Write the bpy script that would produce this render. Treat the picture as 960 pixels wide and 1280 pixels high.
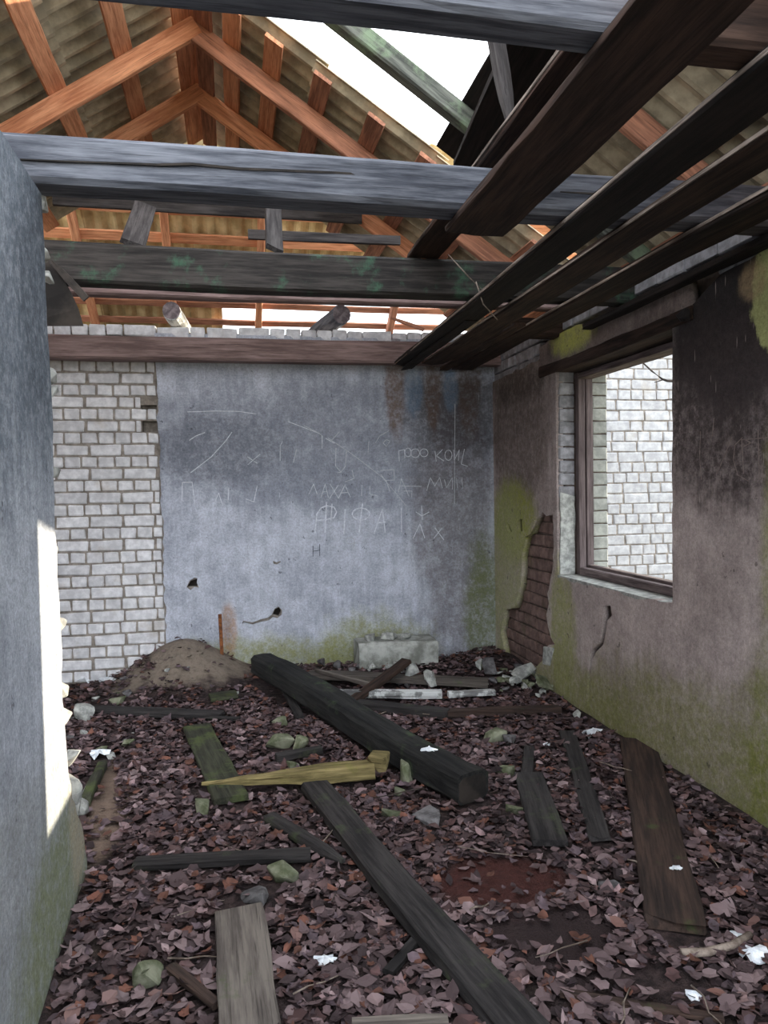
import bpy, bmesh, math, random
import numpy as np
from mathutils import Vector, Matrix, noise
R = random.Random(7)
for o in list(bpy.data.objects): bpy.data.objects.remove(o)
SC = bpy.context.scene
COL = SC.collection

# ------------------------------------------------------------------ camera
F, YAW, PITCH, ROLL, H = 930., math.radians(11.5), math.radians(-1.8), math.radians(1.0), 1.55
CF = Vector((math.sin(YAW)*math.cos(PITCH), math.cos(YAW)*math.cos(PITCH), math.sin(PITCH)))
_R = Vector((math.cos(YAW), -math.sin(YAW), 0)); _U = _R.cross(CF)
CR = _R*math.cos(ROLL) - _U*math.sin(ROLL)
CU = _U*math.cos(ROLL) + _R*math.sin(ROLL)
cd = bpy.data.cameras.new('camera'); cam = bpy.data.objects.new('camera', cd); COL.objects.link(cam)
cd.sensor_fit = 'VERTICAL'; cd.sensor_height = 24.0; cd.lens = F/1280*24.0; cd.clip_start = 0.02
m = Matrix((CR, CU, -CF)).transposed().to_4x4(); m.translation = (0, 0, H); cam.matrix_world = m
SC.camera = cam
CAM = Vector((0, 0, H))
def hit(px, py, ax, v):
    d = CF + CR*((px-480)/F) - CU*((py-640)/F)
    return CAM + d*((v-CAM[ax])/d[ax])
def proj(p):
    d = Vector(p)-CAM; z = d.dot(CF)
    return (480+F*d.dot(CR)/z, 640-F*d.dot(CU)/z, z)

# ------------------------------------------------------------------ light
W = bpy.data.worlds.new('sky'); SC.world = W; W.use_nodes = True
bg = W.node_tree.nodes['Background']
bg.inputs[0].default_value = (0.90, 0.95, 1.0, 1); bg.inputs[1].default_value = 1.0
sd = bpy.data.lights.new('sun', 'SUN'); sd.energy = 2.6; sd.angle = math.radians(0.6); sd.color = (1.0, 0.86, 0.66)
sun = bpy.data.objects.new('sun', sd); COL.objects.link(sun)
sun.rotation_euler = Vector((-1, -0.352, -0.17)).to_track_quat('-Z', 'Y').to_euler()
SC.view_settings.view_transform = 'Standard'; SC.view_settings.look = 'None'
SC.view_settings.gamma = 1.0; SC.view_settings.use_curve_mapping = False
SC.view_settings.exposure = 2.35

# ------------------------------------------------------------------ helpers
def lin(c):
    f = lambda v: v/12.92 if v <= .04045 else ((v+.055)/1.055)**2.4
    return tuple(f(v/255.) for v in c) + (1.0,)
def tag(o, label=None, cat=None, group=None, kind=None):
    if label: o['label'] = label
    if cat: o['category'] = cat
    if group: o['group'] = group
    if kind: o['kind'] = kind
    return o
def link(name, data, parent=None, mat=None):
    o = bpy.data.objects.new(name, data); COL.objects.link(o)
    if mat is not None and data is not None and not data.materials: data.materials.append(mat)
    if parent: o.parent = parent
    return o
def empty(name, loc=(0, 0, 0)):
    o = bpy.data.objects.new(name, None); COL.objects.link(o); o.location = loc; o.empty_display_size = .1
    return o
def mesh(name, vs, fs, smooth=False):
    me = bpy.data.meshes.new(name); me.from_pydata([tuple(v) for v in vs], [], fs); me.update()
    if smooth: me.polygons.foreach_set('use_smooth', [True]*len(me.polygons))
    return me
def box_mesh(name, x0, x1, y0, y1, z0, z1):
    vs = [(x, y, z) for z in (z0, z1) for y in (y0, y1) for x in (x0, x1)]
    return mesh(name, vs, [(0, 2, 3, 1), (4, 5, 7, 6), (0, 1, 5, 4), (2, 6, 7, 3), (0, 4, 6, 2), (1, 3, 7, 5)])

# ------------------------------------------------------------------ node helpers
class NT:
    def __init__(s, name):
        s.m = bpy.data.materials.new(name); s.m.use_nodes = True; s.t = s.m.node_tree; s.n = s.t.nodes; s.l = s.t.links
        s.b = s.n['Principled BSDF']; s.b.inputs['Roughness'].default_value = .9; s.b.inputs['Specular IOR Level'].default_value = .25
    def new(s, t, **k):
        n = s.n.new(t)
        for a, v in k.items(): setattr(n, a, v)
        return n
    def put(s, sock, v):
        if isinstance(v, bpy.types.NodeSocket): s.l.new(v, sock)
        else: sock.default_value = v
    def math(s, op, a, b=0.0, c=0.0, clamp=False):
        n = s.new('ShaderNodeMath', operation=op, use_clamp=clamp)
        s.put(n.inputs[0], a); s.put(n.inputs[1], b); s.put(n.inputs[2], c)
        return n.outputs[0]
    def vmath(s, op, a, b=(0, 0, 0)):
        n = s.new('ShaderNodeVectorMath', operation=op); s.put(n.inputs[0], a); s.put(n.inputs[1], b)
        return n.outputs['Value'] if op in ('LENGTH', 'DOT_PRODUCT') else n.outputs[0]
    def noise(s, vec, scale, detail=4, rough=.6, col=False):
        n = s.new('ShaderNodeTexNoise'); s.put(n.inputs['Vector'], vec); n.inputs['Scale'].default_value = scale
        n.inputs['Detail'].default_value = detail; n.inputs['Roughness'].default_value = rough
        return n.outputs[1] if col else n.outputs[0]
    def ramp(s, fac, lo, hi, a=0.0, b=1.0):
        n = s.new('ShaderNodeMapRange', interpolation_type='SMOOTHSTEP'); s.put(n.inputs[0], fac)
        for i, v in enumerate((lo, hi, a, b)): n.inputs[i+1].default_value = v
        return n.outputs[0]
    def mix(s, fac, a, b):
        n = s.new('ShaderNodeMix', data_type='RGBA'); s.put(n.inputs[0], fac); s.put(n.inputs[6], a); s.put(n.inputs[7], b)
        return n.outputs[2]
    def mul(s, col, val):
        n = s.new('ShaderNodeVectorMath', operation='SCALE'); s.put(n.inputs[0], col); s.put(n.inputs[3], val)
        return n.outputs[0]
    def bump(s, h, strength=.4, dist=.01):
        n = s.new('ShaderNodeBump'); n.inputs['Strength'].default_value = strength; n.inputs['Distance'].default_value = dist
        s.put(n.inputs['Height'], h); s.l.new(n.outputs[0], s.b.inputs['Normal'])
    def out(s, col): s.put(s.b.inputs['Base Color'], col); return s.m

def wood(name, light, dark, moss=0.0, mosscol=(70, 85, 50), scale=1.0, white=0.0, brownx=None):
    t = NT(name); tc = t.new('ShaderNodeTexCoord').outputs['Object']; oi = t.new('ShaderNodeObjectInfo').outputs['Random']
    off = t.new('ShaderNodeCombineXYZ'); t.put(off.inputs[0], t.math('MULTIPLY', oi, 37.0)); t.put(off.inputs[1], t.math('MULTIPLY', oi, 11.0))
    v0 = t.vmath('ADD', tc, off.outputs[0]); v = t.vmath('MULTIPLY', v0, (1.6*scale, 22*scale, 22*scale))
    g = t.noise(v, 2.0, 6, .65); big = t.noise(t.vmath('MULTIPLY', v0, (1, 3, 3)), 2.2, 4)
    f = t.math('ADD', t.math('MULTIPLY', g, .75), t.math('MULTIPLY', big, .35))
    c = t.mix(t.ramp(f, .40, .72), lin(dark), lin(light))
    vf = t.vmath('MULTIPLY', v0, (2.5*scale, 90*scale, 90*scale)); fine = t.noise(vf, 1.6, 3)
    c = t.mix(t.ramp(fine, .56, .70, 0, .55), c, lin([x*.45 for x in dark]))
    c = t.mul(c, t.math('ADD', .82, t.math('MULTIPLY', oi, .36)))
    if white: c = t.mix(t.ramp(t.noise(v0, 6, 6, .7), .46, .56, 0, white), c, lin((205, 208, 208)))
    if brownx:
        sp = t.new('ShaderNodeSeparateXYZ'); t.put(sp.inputs[0], t.new('ShaderNodeNewGeometry').outputs['Position'])
        c = t.mix(t.ramp(t.math('ADD', sp.outputs[0], t.math('MULTIPLY', big, .3)), *brownx), c, t.mix(t.ramp(f, .40, .72), lin((40, 31, 28)), lin((78, 60, 52))))
    if moss:
        mm = t.ramp(t.noise(v0, 5.0, 6, .7), .62-.3*moss, .80-.3*moss)
        c = t.mix(t.math('MULTIPLY', mm, .8), c, lin(mosscol))
    t.bump(t.math('ADD', t.math('MULTIPLY', g, .6), t.math('MULTIPLY', fine, .5)), .55, .006)
    return t.out(c)

def wallmat(name, ca, cb, layers, bump=.35, grain=1.0):
    """mottled plaster; layers = stains and darker or paler areas with a shape of their own: (rgb, centre, radii, noise amp, noise scale, strength)"""
    t = NT(name); P = t.new('ShaderNodeNewGeometry').outputs['Position']
    n1 = t.noise(P, 2.2, 8, .62); n2 = t.noise(P, 9.0, 8, .70); n3 = t.noise(P, 55.0, 5, .75)
    st = t.noise(t.vmath('MULTIPLY', P, (9, 9, .9)), 2.0, 6, .65)
    f = t.math('ADD', t.math('MULTIPLY', n1, .5), t.math('ADD', t.math('MULTIPLY', n2, .38), t.math('MULTIPLY', st, .22)))
    c = t.mix(t.ramp(f, .40, .72), lin(ca), lin(cb))
    brk = t.ramp(t.noise(P, 21, 7, .75), .34, .60, .50, 1.0)
    for (rgb, ce, ra, amp, sc, stg) in layers:
        d = t.vmath('LENGTH', t.vmath('DIVIDE', t.vmath('SUBTRACT', P, ce), ra))
        nn = t.noise(P, sc, 9, .74)
        d = t.math('ADD', d, t.math('MULTIPLY', t.math('SUBTRACT', nn, .5), amp*1.25))
        d = t.math('ADD', d, t.math('MULTIPLY', t.math('SUBTRACT', st, .5), .35))
        mk = t.ramp(d, 1.2, .65, 0, stg) if stg < 1 else t.ramp(d, 1.04, .96)
        c = t.mix(t.math('MULTIPLY', mk, brk) if stg < .97 else mk, c, lin(rgb))
    c = t.mul(c, t.ramp(n3, .30, .70, 1-.22*grain, 1+.16*grain))
    c = t.mul(c, t.ramp(t.noise(P, 130, 3, .7), .3, .7, 1-.12*grain, 1+.12*grain))
    c = t.mix(t.ramp(t.noise(P, 17, 3, .6), .685, .72, 0, .6*grain), c, lin([x*.42 for x in ca]))
    scr = t.noise(t.vmath('MULTIPLY', P, (60, 60, 7)), 1.0, 2, .5)
    c = t.mix(t.ramp(scr, .70, .76, 0, .35), c, lin([min(255, x*1.12) for x in cb]))
    t.bump(t.math('ADD', t.math('MULTIPLY', n2, 1.0), t.math('MULTIPLY', n3, .45)), bump*1.6, .016)
    return t.out(c)

def brickmat(name, ca, cb, stain=(110, 100, 85), st=.5, rand=.3):
    t = NT(name); P = t.new('ShaderNodeNewGeometry').outputs['Position']; oi = t.new('ShaderNodeObjectInfo').outputs['Random']
    n1 = t.noise(P, 14, 6, .65); n2 = t.noise(P, 4, 5, .6); n3 = t.noise(P, 90, 3)
    c = t.mix(t.ramp(n1, .35, .7), lin(ca), lin(cb))
    c = t.mix(t.ramp(n2, .56, .74, 0, st), c, lin(stain))
    c = t.mul(c, t.math('ADD', 1-rand/2, t.math('MULTIPLY', oi, rand)))
    t.bump(t.math('ADD', n1, t.math('MULTIPLY', n3, .4)), .4, .006)
    return t.out(c)
def plain(name, ca, cb, scale=20, bump=.4, rough=.9, metal=0):
    t = NT(name); tc = t.new('ShaderNodeTexCoord').outputs['Object']; oi = t.new('ShaderNodeObjectInfo').outputs['Random']
    n = t.noise(tc, scale, 6, .65)
    c = t.mix(t.ramp(n, .36, .66), lin(ca), lin(cb)); c = t.mul(c, t.math('ADD', .8, t.math('MULTIPLY', oi, .4)))
    t.b.inputs['Roughness'].default_value = rough; t.b.inputs['Metallic'].default_value = metal
    t.bump(n, bump, .008); return t.out(c)

M = {}
M['orange'] = wood('orange_pine', (222, 160, 122), (176, 114, 82))
M['orange2'] = wood('red_pine', (180, 126, 100), (122, 84, 68))
M['grey'] = wood('weathered_grey_wood', (126, 129, 138), (68, 70, 79))
M['greyd'] = wood('dark_weathered_wood', (84, 80, 80), (44, 41, 42))
M['mossbeam'] = wood('mossy_dark_wood', (62, 58, 56), (30, 28, 28), moss=.30, mosscol=(60, 92, 74))
M['grey1'] = wood('grey_to_brown_wood', (126, 129, 138), (68, 70, 79), brownx=(.95, 1.35))
M['grey2'] = wood('grey_wood_browned', (118, 121, 130), (62, 65, 74), brownx=(1.15, 3.2))
M['mauve'] = wood('mauve_wood', (158, 136, 134), (108, 90, 88))
M['plank'] = wood('dark_ceiling_wood', (66, 50, 43), (30, 23, 21))
M['plankd'] = wood('black_ceiling_wood', (40, 33, 31), (17, 15, 15))
M['mossrafter'] = wood('mossy_rafter_wood', (110, 112, 104), (60, 62, 58), moss=.55, mosscol=(112, 128, 104))
M['floorwood'] = wood('rotten_wood', (62, 59, 59), (32, 30, 31), moss=.22, mosscol=(70, 78, 56))
M['floorgreen'] = wood('mossy_board_wood', (70, 72, 58), (40, 40, 34), moss=.5, mosscol=(78, 88, 52))
M['floorgrey'] = wood('grey_board_wood', (112, 105, 99), (72, 66, 63), moss=.1)
M['floorred'] = wood('rusty_board_wood', (76, 60, 53), (44, 36, 34), moss=.12)
M['yellow'] = wood('split_yellow_wood', (146, 132, 92), (88, 80, 50), moss=.25, mosscol=(110, 112, 52))
M['whitewood'] = wood('white_painted_wood', (150, 152, 150), (90, 90, 92), white=.9)
M['log'] = wood('tarred_log_wood', (48, 48, 47), (22, 22, 24), moss=.22, mosscol=(64, 78, 54))
M['cutface'] = plain('sawn_wood_face', (92, 84, 88), (138, 128, 132), 22, .6)
M['paleedge'] = wood('pale_splintered_wood', (168, 154, 144), (84, 74, 68))  # weathered plank edges, with skylight from the roof hole painted into the paleness
M['frame'] = wood('window_frame_wood', (118, 106, 106), (72, 62, 63))
M['slate'] = plain('asbestos_slate', (140, 130, 110), (186, 172, 146), 6, .25)
M['slate2'] = plain('warm_slate', (188, 166, 124), (222, 200, 156), 5, .25)  # hip slate: sunlight coming through it is put into the brighter, warmer colour
M['brick'] = brickmat('white_brick', (190, 190, 195), (226, 226, 230), (160, 148, 134), .45, .20)
M['brickout'] = brickmat('outer_white_brick', (150, 151, 155), (178, 179, 182), (160, 152, 138), .4, .14)
M['brickbrown'] = brickmat('brown_brick', (96, 78, 74), (128, 106, 100), (80, 78, 56), .5, .3)
M['brickgrey'] = brickmat('grey_brick', (112, 112, 116), (150, 150, 156), (82, 78, 76), .6, .3)
M['brickpale'] = brickmat('pale_reveal_brick', (128, 130, 126), (158, 160, 154), (110, 116, 88), .5, .25)
M['mortar'] = brickmat('mortar', (112, 105, 99), (158, 150, 142), (104, 96, 86), .5, 0)
M['mortard'] = brickmat('dark_mortar', (66, 56, 52), (92, 80, 74), (60, 58, 46), .5, 0)
M['rubble'] = plain('rubble_stone', (128, 130, 128), (182, 184, 180), 18)
M['rubblegreen'] = plain('mossy_rubble_stone', (78, 84, 62), (132, 134, 116), 9)
M['rubbledark'] = plain('dark_rubble_stone', (76, 74, 76), (116, 114, 116), 18)
M['concrete'] = plain('old_concrete', (118, 120, 114), (180, 182, 178), 7)
M['paper'] = plain('white_litter', (190, 196, 204), (232, 236, 240), 30, .2)
M['felt'] = plain('black_roofing_felt', (30, 28, 28), (62, 56, 52), 4, .3)
M['rust'] = plain('rusty_steel', (92, 58, 38), (146, 92, 56), 30, .5)
M['twig'] = plain('dry_twig', (96, 84, 76), (150, 138, 128), 20)
M['twigdark'] = plain('dark_twig', (40, 36, 34), (70, 62, 58), 20)
M['scratch'] = plain('pale_scratch', (172, 176, 184), (204, 208, 216), 40, 0)
M['scratchdark'] = plain('pencil_mark', (70, 72, 80), (92, 94, 100), 40, 0)
M['scratchred'] = plain('reddish_scratch', (104, 92, 88), (126, 114, 110), 40, 0)
M['bluegrey'] = plain('blue_grey_paint', (88, 96, 104), (124, 132, 140), 10, .2)
BIG = 60.0
M['plaster_back'] = wallmat('back_plaster', (150, 155, 168), (200, 205, 218), [
    ((112, 117, 130), (.9, 6.4, 1.95), (1.9, BIG, .60), .9, 3.0, .65),
    ((92, 96, 106), (-.1, 6.4, 1.9), (.6, BIG, .30), 1.2, 5.0, .50),
    ((104, 98, 100), (1.95, 6.4, 1.25), (.42, BIG, 1.3), .8, 4.0, .70),
    ((70, 68, 72), (2.0, 6.4, 2.3), (.55, BIG, .50), .8, 5.0, .65),
    ((108, 84, 66), (1.42, 6.4, 2.5), (.10, BIG, .55), .8, 6.0, .75),
    ((100, 80, 66), (1.76, 6.4, 2.5), (.08, BIG, .50), .8, 6.0, .70),
    ((96, 78, 66), (2.1, 6.4, 2.5), (.12, BIG, .50), .8, 6.0, .60),
    ((118, 150, 184), (1.58, 6.4, 2.42), (.09, BIG, .25), .6, 6.0, .40),
    ((118, 150, 184), (1.93, 6.4, 2.42), (.07, BIG, .22), .6, 6.0, .40),
    ((140, 142, 98), (.1, 6.4, -.05), (1.0, BIG, .36), .9, 6.0, .90),
    ((136, 138, 92), (1.2, 6.4, -.05), (.62, BIG, .52), .9, 6.0, .88),
    ((104, 110, 72), (2.25, 6.4, .3), (.24, BIG, .85), .9, 5.0, .85),
    ((160, 126, 98), (-.05, 6.4, .38), (.07, BIG, .24), .5, 8.0, .75)], .35)
M['plaster_right'] = wallmat('right_plaster', (146, 134, 132), (186, 173, 170), [
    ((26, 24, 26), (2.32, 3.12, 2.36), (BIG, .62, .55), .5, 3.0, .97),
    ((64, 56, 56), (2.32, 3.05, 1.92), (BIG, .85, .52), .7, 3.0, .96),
    ((92, 80, 74), (2.32, 5.8, 2.0), (BIG, .7, .72), .7, 4.0, .80),
    ((80, 70, 64), (2.32, 5.8, 2.45), (BIG, .7, .22), .7, 4.0, .70),
    ((142, 146, 72), (2.32, 5.95, 1.25), (BIG, .52, .36), .6, 5.0, .95),
    ((150, 152, 108), (2.32, 6.1, .7), (BIG, .42, .9), .7, 5.0, .80),
    ((140, 144, 86), (2.32, 5.0, .45), (BIG, .22, .55), .9, 6.0, .80),
    ((128, 128, 82), (2.32, 5.0, .0), (BIG, 1.2, .34), .9, 5.0, .80),
    ((118, 118, 72), (2.32, 3.6, .0), (BIG, 1.2, .54), .9, 4.0, .82),
    ((112, 116, 54), (2.32, 2.66, .2), (BIG, .42, 1.0), .8, 4.0, .85),
    ((134, 137, 72), (2.32, 2.68, 1.3), (BIG, .23, .9), .5, 4.0, .80),
    ((162, 164, 112), (2.32, 2.62, 2.38), (BIG, .37, .36), .3, 6.0, 1.0),
    ((158, 136, 106), (2.32, 2.98, 2.46), (BIG, .10, .10), .5, 8.0, .7)], .4)
M['plaster_left'] = wallmat('left_plaster', (146, 152, 162), (190, 196, 206), [
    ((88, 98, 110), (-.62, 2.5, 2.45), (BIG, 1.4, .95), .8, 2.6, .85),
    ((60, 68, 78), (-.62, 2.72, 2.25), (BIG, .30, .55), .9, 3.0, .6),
    ((132, 134, 130), (-.62, 2.2, .3), (BIG, 1.2, .45), .9, 3.0, .6),
    ((122, 130, 92), (-.62, 2.9, .05), (BIG, .75, .40), .8, 4.0, .80),
    ((178, 166, 148), (-.62, 3.05, .3), (BIG, .16, .3), .8, 5.0, .7)], .35)
M['lintel'] = wallmat('lintel_plaster', (84, 74, 72), (124, 112, 108), [
    ((150, 152, 78), (2.3, 4.78, 2.6), (BIG, .36, .15), .7, 6.0, .95)], .5)
def groundmat():
    t = NT('leafy_earth'); P = t.new('ShaderNodeNewGeometry').outputs['Position']
    n1 = t.noise(P, 3, 8, .65); n2 = t.noise(P, 24, 6, .7); n3 = t.noise(P, 120, 3)
    c = t.mix(t.ramp(n2, .35, .68), lin((34, 27, 28)), lin((70, 57, 56)))
    c = t.mix(t.ramp(n1, .55, .72, 0, .6), c, lin((66, 58, 46)))
    def blob(c, rgb, ce, ra, st, sc=7):
        d = t.vmath('LENGTH', t.vmath('DIVIDE', t.vmath('SUBTRACT', P, ce), ra))
        d = t.math('ADD', d, t.math('MULTIPLY', t.math('SUBTRACT', t.noise(P, sc, 6), .5), .9))
        return t.mix(t.math('MULTIPLY', t.ramp(d, 1.15, .7, 0, st), t.ramp(n2, .2, .6, .5, 1)), c, lin(rgb))
    g = hit(630, 1105, 2, 0); c = blob(c, (74, 40, 36), g, (.30, .26, BIG), .9)
    g = hit(690, 1180, 2, 0); c = blob(c, (50, 39, 40), g, (.36, .26, BIG), .9)
    g = hit(128, 1010, 2, 0); c = blob(c, (126, 108, 96), g, (.14, .75, BIG), .85)
    g = hit(230, 850, 2, 0); c = blob(c, (138, 126, 114), g, (.62, .6, BIG), .95)
    t.bump(t.math('ADD', n2, t.math('MULTIPLY', n3, .5)), .8, .02)
    return t.out(c)
M['ground'] = groundmat()
M['outground'] = plain('dry_grass_ground', (96, 92, 70), (132, 124, 96), 3, .6)
def leafmat():
    t = NT('dead_leaf'); a = t.new('ShaderNodeAttribute', attribute_name='leafcol').outputs['Color']
    t.b.inputs['Roughness'].default_value = .75
    return t.out(a)
M['leaf'] = leafmat()
def leafobj():
    t = NT('dead_leaf_single'); oi = t.new('ShaderNodeObjectInfo').outputs['Random']
    cr = t.new('ShaderNodeValToRGB'); t.put(cr.inputs[0], oi); e = cr.color_ramp.elements
    e[0].color = lin((66, 54, 56)); e[1].color = lin((110, 74, 62)); x = e.new(.4); x.color = lin((96, 80, 82)); x = e.new(.9); x.color = lin((136, 118, 120))
    t.b.inputs['Roughness'].default_value = .75
    return t.out(cr.outputs[0])
M['leaf1'] = leafobj()

# ------------------------------------------------------------------ geometry builders
def timber_mesh(L, w, h, seg=10, rough=.004, bow=0.0, taper0=1.0, taper1=1.0, rag0=0.0, rag1=0.0, round_=.12, seed=0, sides=None, tl=.35):
    r = random.Random(seed); vs = []; fs = []
    if sides:   # round log
        prof = [(math.cos(2*math.pi*k/sides)*.5, math.sin(2*math.pi*k/sides)*.5) for k in range(sides)]
    else:
        a = .5; b = .5-round_*min(w, h)/w; c = .5-round_*min(w, h)/h
        prof = [(-b, -a), (0, -a), (b, -a), (a, -c), (a, 0), (a, c), (b, a), (0, a), (-b, a), (-a, c), (-a, 0), (-a, -c)]
    n = len(prof); jit = [r.uniform(-1, 1) for _ in range(n)]
    e0 = [r.uniform(0, 1)*rag0 for _ in range(n)]; e1 = [r.uniform(0, 1)*rag1 for _ in range(n)]
    off = r.uniform(0, 99)
    for i in range(seg+1):
        u = i/seg; x = u*L; tp = 1.0
        if u < tl: tp = taper0+(1-taper0)*u/tl
        if u > 1-tl: tp = min(tp, taper1+(1-taper1)*(1-u)/tl)
        by = noise.noise((x*.8+off, 0, 0))*rough*2; bz = noise.noise((x*.8, off, 0))*rough*2 + bow*4*u*(1-u)
        for k, (py, pz) in enumerate(prof):
            xx = x + (e0[k] if i == 0 else 0) - (e1[k] if i == seg else 0)
            j = rough*(noise.noise((x*5+off, k*3.1, 1.7)) + .3*jit[k])
            vs.append((xx, py*w*tp*(1 if not sides else 1)+by+j, pz*h*tp+bz+j*.7))
    for i in range(seg):
        for k in range(n):
            a = i*n+k; b = i*n+(k+1) % n
            fs.append((a, b, b+n, a+n))
    fs.append(tuple(range(n-1, -1, -1))); fs.append(tuple(range(seg*n, seg*n+n)))
    return mesh('timber', vs, fs)
def frame_mat(p0, p1, up=(0, 0, 1)):
    p0 = Vector(p0); p1 = Vector(p1); x = (p1-p0).normalized(); up = Vector(up)
    y = up.cross(x).normalized(); z = x.cross(y)
    m = Matrix((x, y, z)).transposed().to_4x4(); m.translation = p0
    return m, (p1-p0).length
_seed = [0]
def timber(name, p0, p1, w, h, mat, parent=None, up=(0, 0, 1), **k):
    """a bar from p0 to p1 (centre line); w across, h along up"""
    _seed[0] += 1; m, L = frame_mat(p0, p1, up); k.setdefault('seed', _seed[0]); k.setdefault('seg', max(4, int(L/.2)))
    o = link(name, timber_mesh(L, w, h, **k), parent, mat); o.matrix_world = m
    return o
def plate(name, outer, holes, th, mat, place, parent=None):
    """ragged slab: 2D outline with holes, thickness th; place maps (u, v, w) to world"""
    cu = bpy.data.curves.new('tmp', 'CURVE'); cu.dimensions = '2D'; cu.fill_mode = 'BOTH'; cu.extrude = th/2
    for lp in [outer]+holes:
        sp = cu.splines.new('POLY'); sp.points.add(len(lp)-1); sp.use_cyclic_u = True
        for p, (u, v) in zip(sp.points, lp): p.co = (u, v, 0, 1)
    t = bpy.data.objects.new('tmp', cu); COL.objects.link(t)
    dg = bpy.context.evaluated_depsgraph_get(); me = bpy.data.meshes.new_from_object(t.evaluated_get(dg))
    bpy.data.objects.remove(t); bpy.data.curves.remove(cu)
    for v in me.vertices: v.co = place(v.co.x, v.co.y, v.co.z)
    me.name = name
    bm = bmesh.new(); bm.from_mesh(me); bmesh.ops.remove_doubles(bm, verts=bm.verts, dist=1e-5); bmesh.ops.recalc_face_normals(bm, faces=bm.faces); bm.to_mesh(me); bm.free()
    me.materials.clear()
    return link(name, me, parent, mat)
def rag(loop, amp, step, seed=1, closed=True):
    r = random.Random(seed); out = []; n = len(loop)
    for i in range(n if closed else n-1):
        a = Vector(loop[i]).to_2d(); b = Vector(loop[(i+1) % n]).to_2d(); L = (b-a).length; k = max(1, int(L/step)); nn = Vector((-(b-a).y, (b-a).x)).normalized()
        for j in range(k):
            p = a.lerp(b, j/k); q = p+nn*r.uniform(-amp, amp) if j else p
            out.append((q.x, q.y))
    if not closed: out.append(tuple(loop[-1]))
    return out
BR = {}
def brick_mesh(kind, l, h, d, seed):
    key = (kind, seed)
    if key in BR: return BR[key]
    bm = bmesh.new(); bmesh.ops.create_cube(bm, size=1); r = random.Random(seed*31+len(kind))
    bmesh.ops.scale(bm, vec=(l, d, h), verts=bm.verts)
    bmesh.ops.bevel(bm, geom=list(bm.edges), offset=.007, segments=1, affect='EDGES')
    for v in bm.verts: v.co += Vector((r.uniform(-1, 1)*.004, r.uniform(-1, 1)*.002, r.uniform(-1, 1)*.0035))
    me = bpy.data.meshes.new('brick_'+kind); bm.to_mesh(me); bm.free(); BR[key] = me
    return me
BC = .0975
def brick(parent, kind, pos, mat, rotz=0, seed=None, scale=(1, 1, 1)):
    s = R.randrange(4) if seed is None else seed
    l = {'stretcher': .250, 'header': .120, 'bat': .075}[kind]
    src = brick_mesh(kind+mat.name, l, .087, .10, s)
    if not src.materials: src.materials.append(mat)
    o = bpy.data.objects.new('brick', src); COL.objects.link(o); o.parent = parent
    o.location = pos; o.rotation_euler = (R.uniform(-.01, .01), R.uniform(-.012, .012), rotz); o.scale = scale
    return o
def hull(name, size, mat, seed, n=14, parent=None):
    r = random.Random(seed); bm = bmesh.new()
    for _ in range(n):
        v = Vector((r.uniform(-1, 1), r.uniform(-1, 1), r.uniform(-1, 1)))
        v = v/max(abs(v.x), abs(v.y), abs(v.z), .6)*r.uniform(.75, 1)
        bm.verts.new((v.x*size[0]/2, v.y*size[1]/2, v.z*size[2]/2))
    res = bmesh.ops.convex_hull(bm, input=list(bm.verts))
    bmesh.ops.delete(bm, geom=[g for g in res['geom_interior'] if isinstance(g, bmesh.types.BMVert)], context='VERTS')
    bmesh.ops.bevel(bm, geom=list(bm.edges), offset=min(size)*.04, segments=1, affect='EDGES')
    for v in bm.verts: v.co *= 1+noise.noise(v.co*30+Vector((seed, 0, 0)))*.06
    me = bpy.data.meshes.new(name); bm.to_mesh(me); bm.free()
    return link(name, me, parent, mat)
def tube(name, pts, rad, mat, parent=None, sides=6, taper=1.0):
    pts = [Vector(p) for p in pts]; vs = []; fs = []
    for i, p in enumerate(pts):
        t = (pts[min(i+1, len(pts)-1)]-pts[max(i-1, 0)]).normalized(); a = t.orthogonal().normalized(); b = t.cross(a)
        q = rad*(1+(taper-1)*i/(len(pts)-1))
        for k in range(sides): vs.append(p+(a*math.cos(2*math.pi*k/sides)+b*math.sin(2*math.pi*k/sides))*q)
    for i in range(len(pts)-1):
        for k in range(sides):
            a = i*sides+k; b = i*sides+(k+1) % sides; fs.append((a, b, b+sides, a+sides))
    fs.append(tuple(range(sides-1, -1, -1))); fs.append(tuple(range((len(pts)-1)*sides, len(pts)*sides)))
    return link(name, mesh(name, vs, fs, True), parent, mat)

# ================================================================== THE SETTING
XL, XR, YB = -.62, 2.32, 6.40
def floor_z(x, y):
    z = noise.noise((x*1.3, y*1.3, 3.1))*.022 + noise.noise((x*5, y*5, 9.0))*.010
    z += .33*math.exp(-(((x+.42)/.42)**2+((y-6.30)/.48)**2))
    z += .10*math.exp(-(((x-2.2)/.40)**2+((y-6.0)/.50)**2))
    z += .05*math.exp(-(((x-1.0)/1.0)**2+((y-6.1)/.45)**2))
    z -= .11*max(0, min(1, (2.9-y)/.8))*max(0, min(1, (.3-x)/.7))
    z += .05*math.exp(-(((x-.45)/.35)**2+((y-4.6)/.6)**2))
    return z
gx = np.arange(-3.3, 2.37, .05); gy = np.arange(-1.6, 6.46, .05)
vs = [(x, y, floor_z(x, y)) for y in gy for x in gx]; nx = len(gx)
fs = [(j*nx+i, j*nx+i+1, (j+1)*nx+i+1, (j+1)*nx+i) for j in range(len(gy)-1) for i in range(nx-1)]
tag(link('floor', mesh('floor', vs, fs, True), None, M['ground']), 'uneven dirt floor under dead leaves and debris', kind='structure')
tag(link('ground_outside', mesh('ground_outside', [(-40, -40, -.3), (40, -40, -.3), (40, 50, -.3), (-40, 50, -.3)], [(0, 1, 2, 3)]), None, M['outground']), 'dry grass ground around the building', kind='structure')

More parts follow.
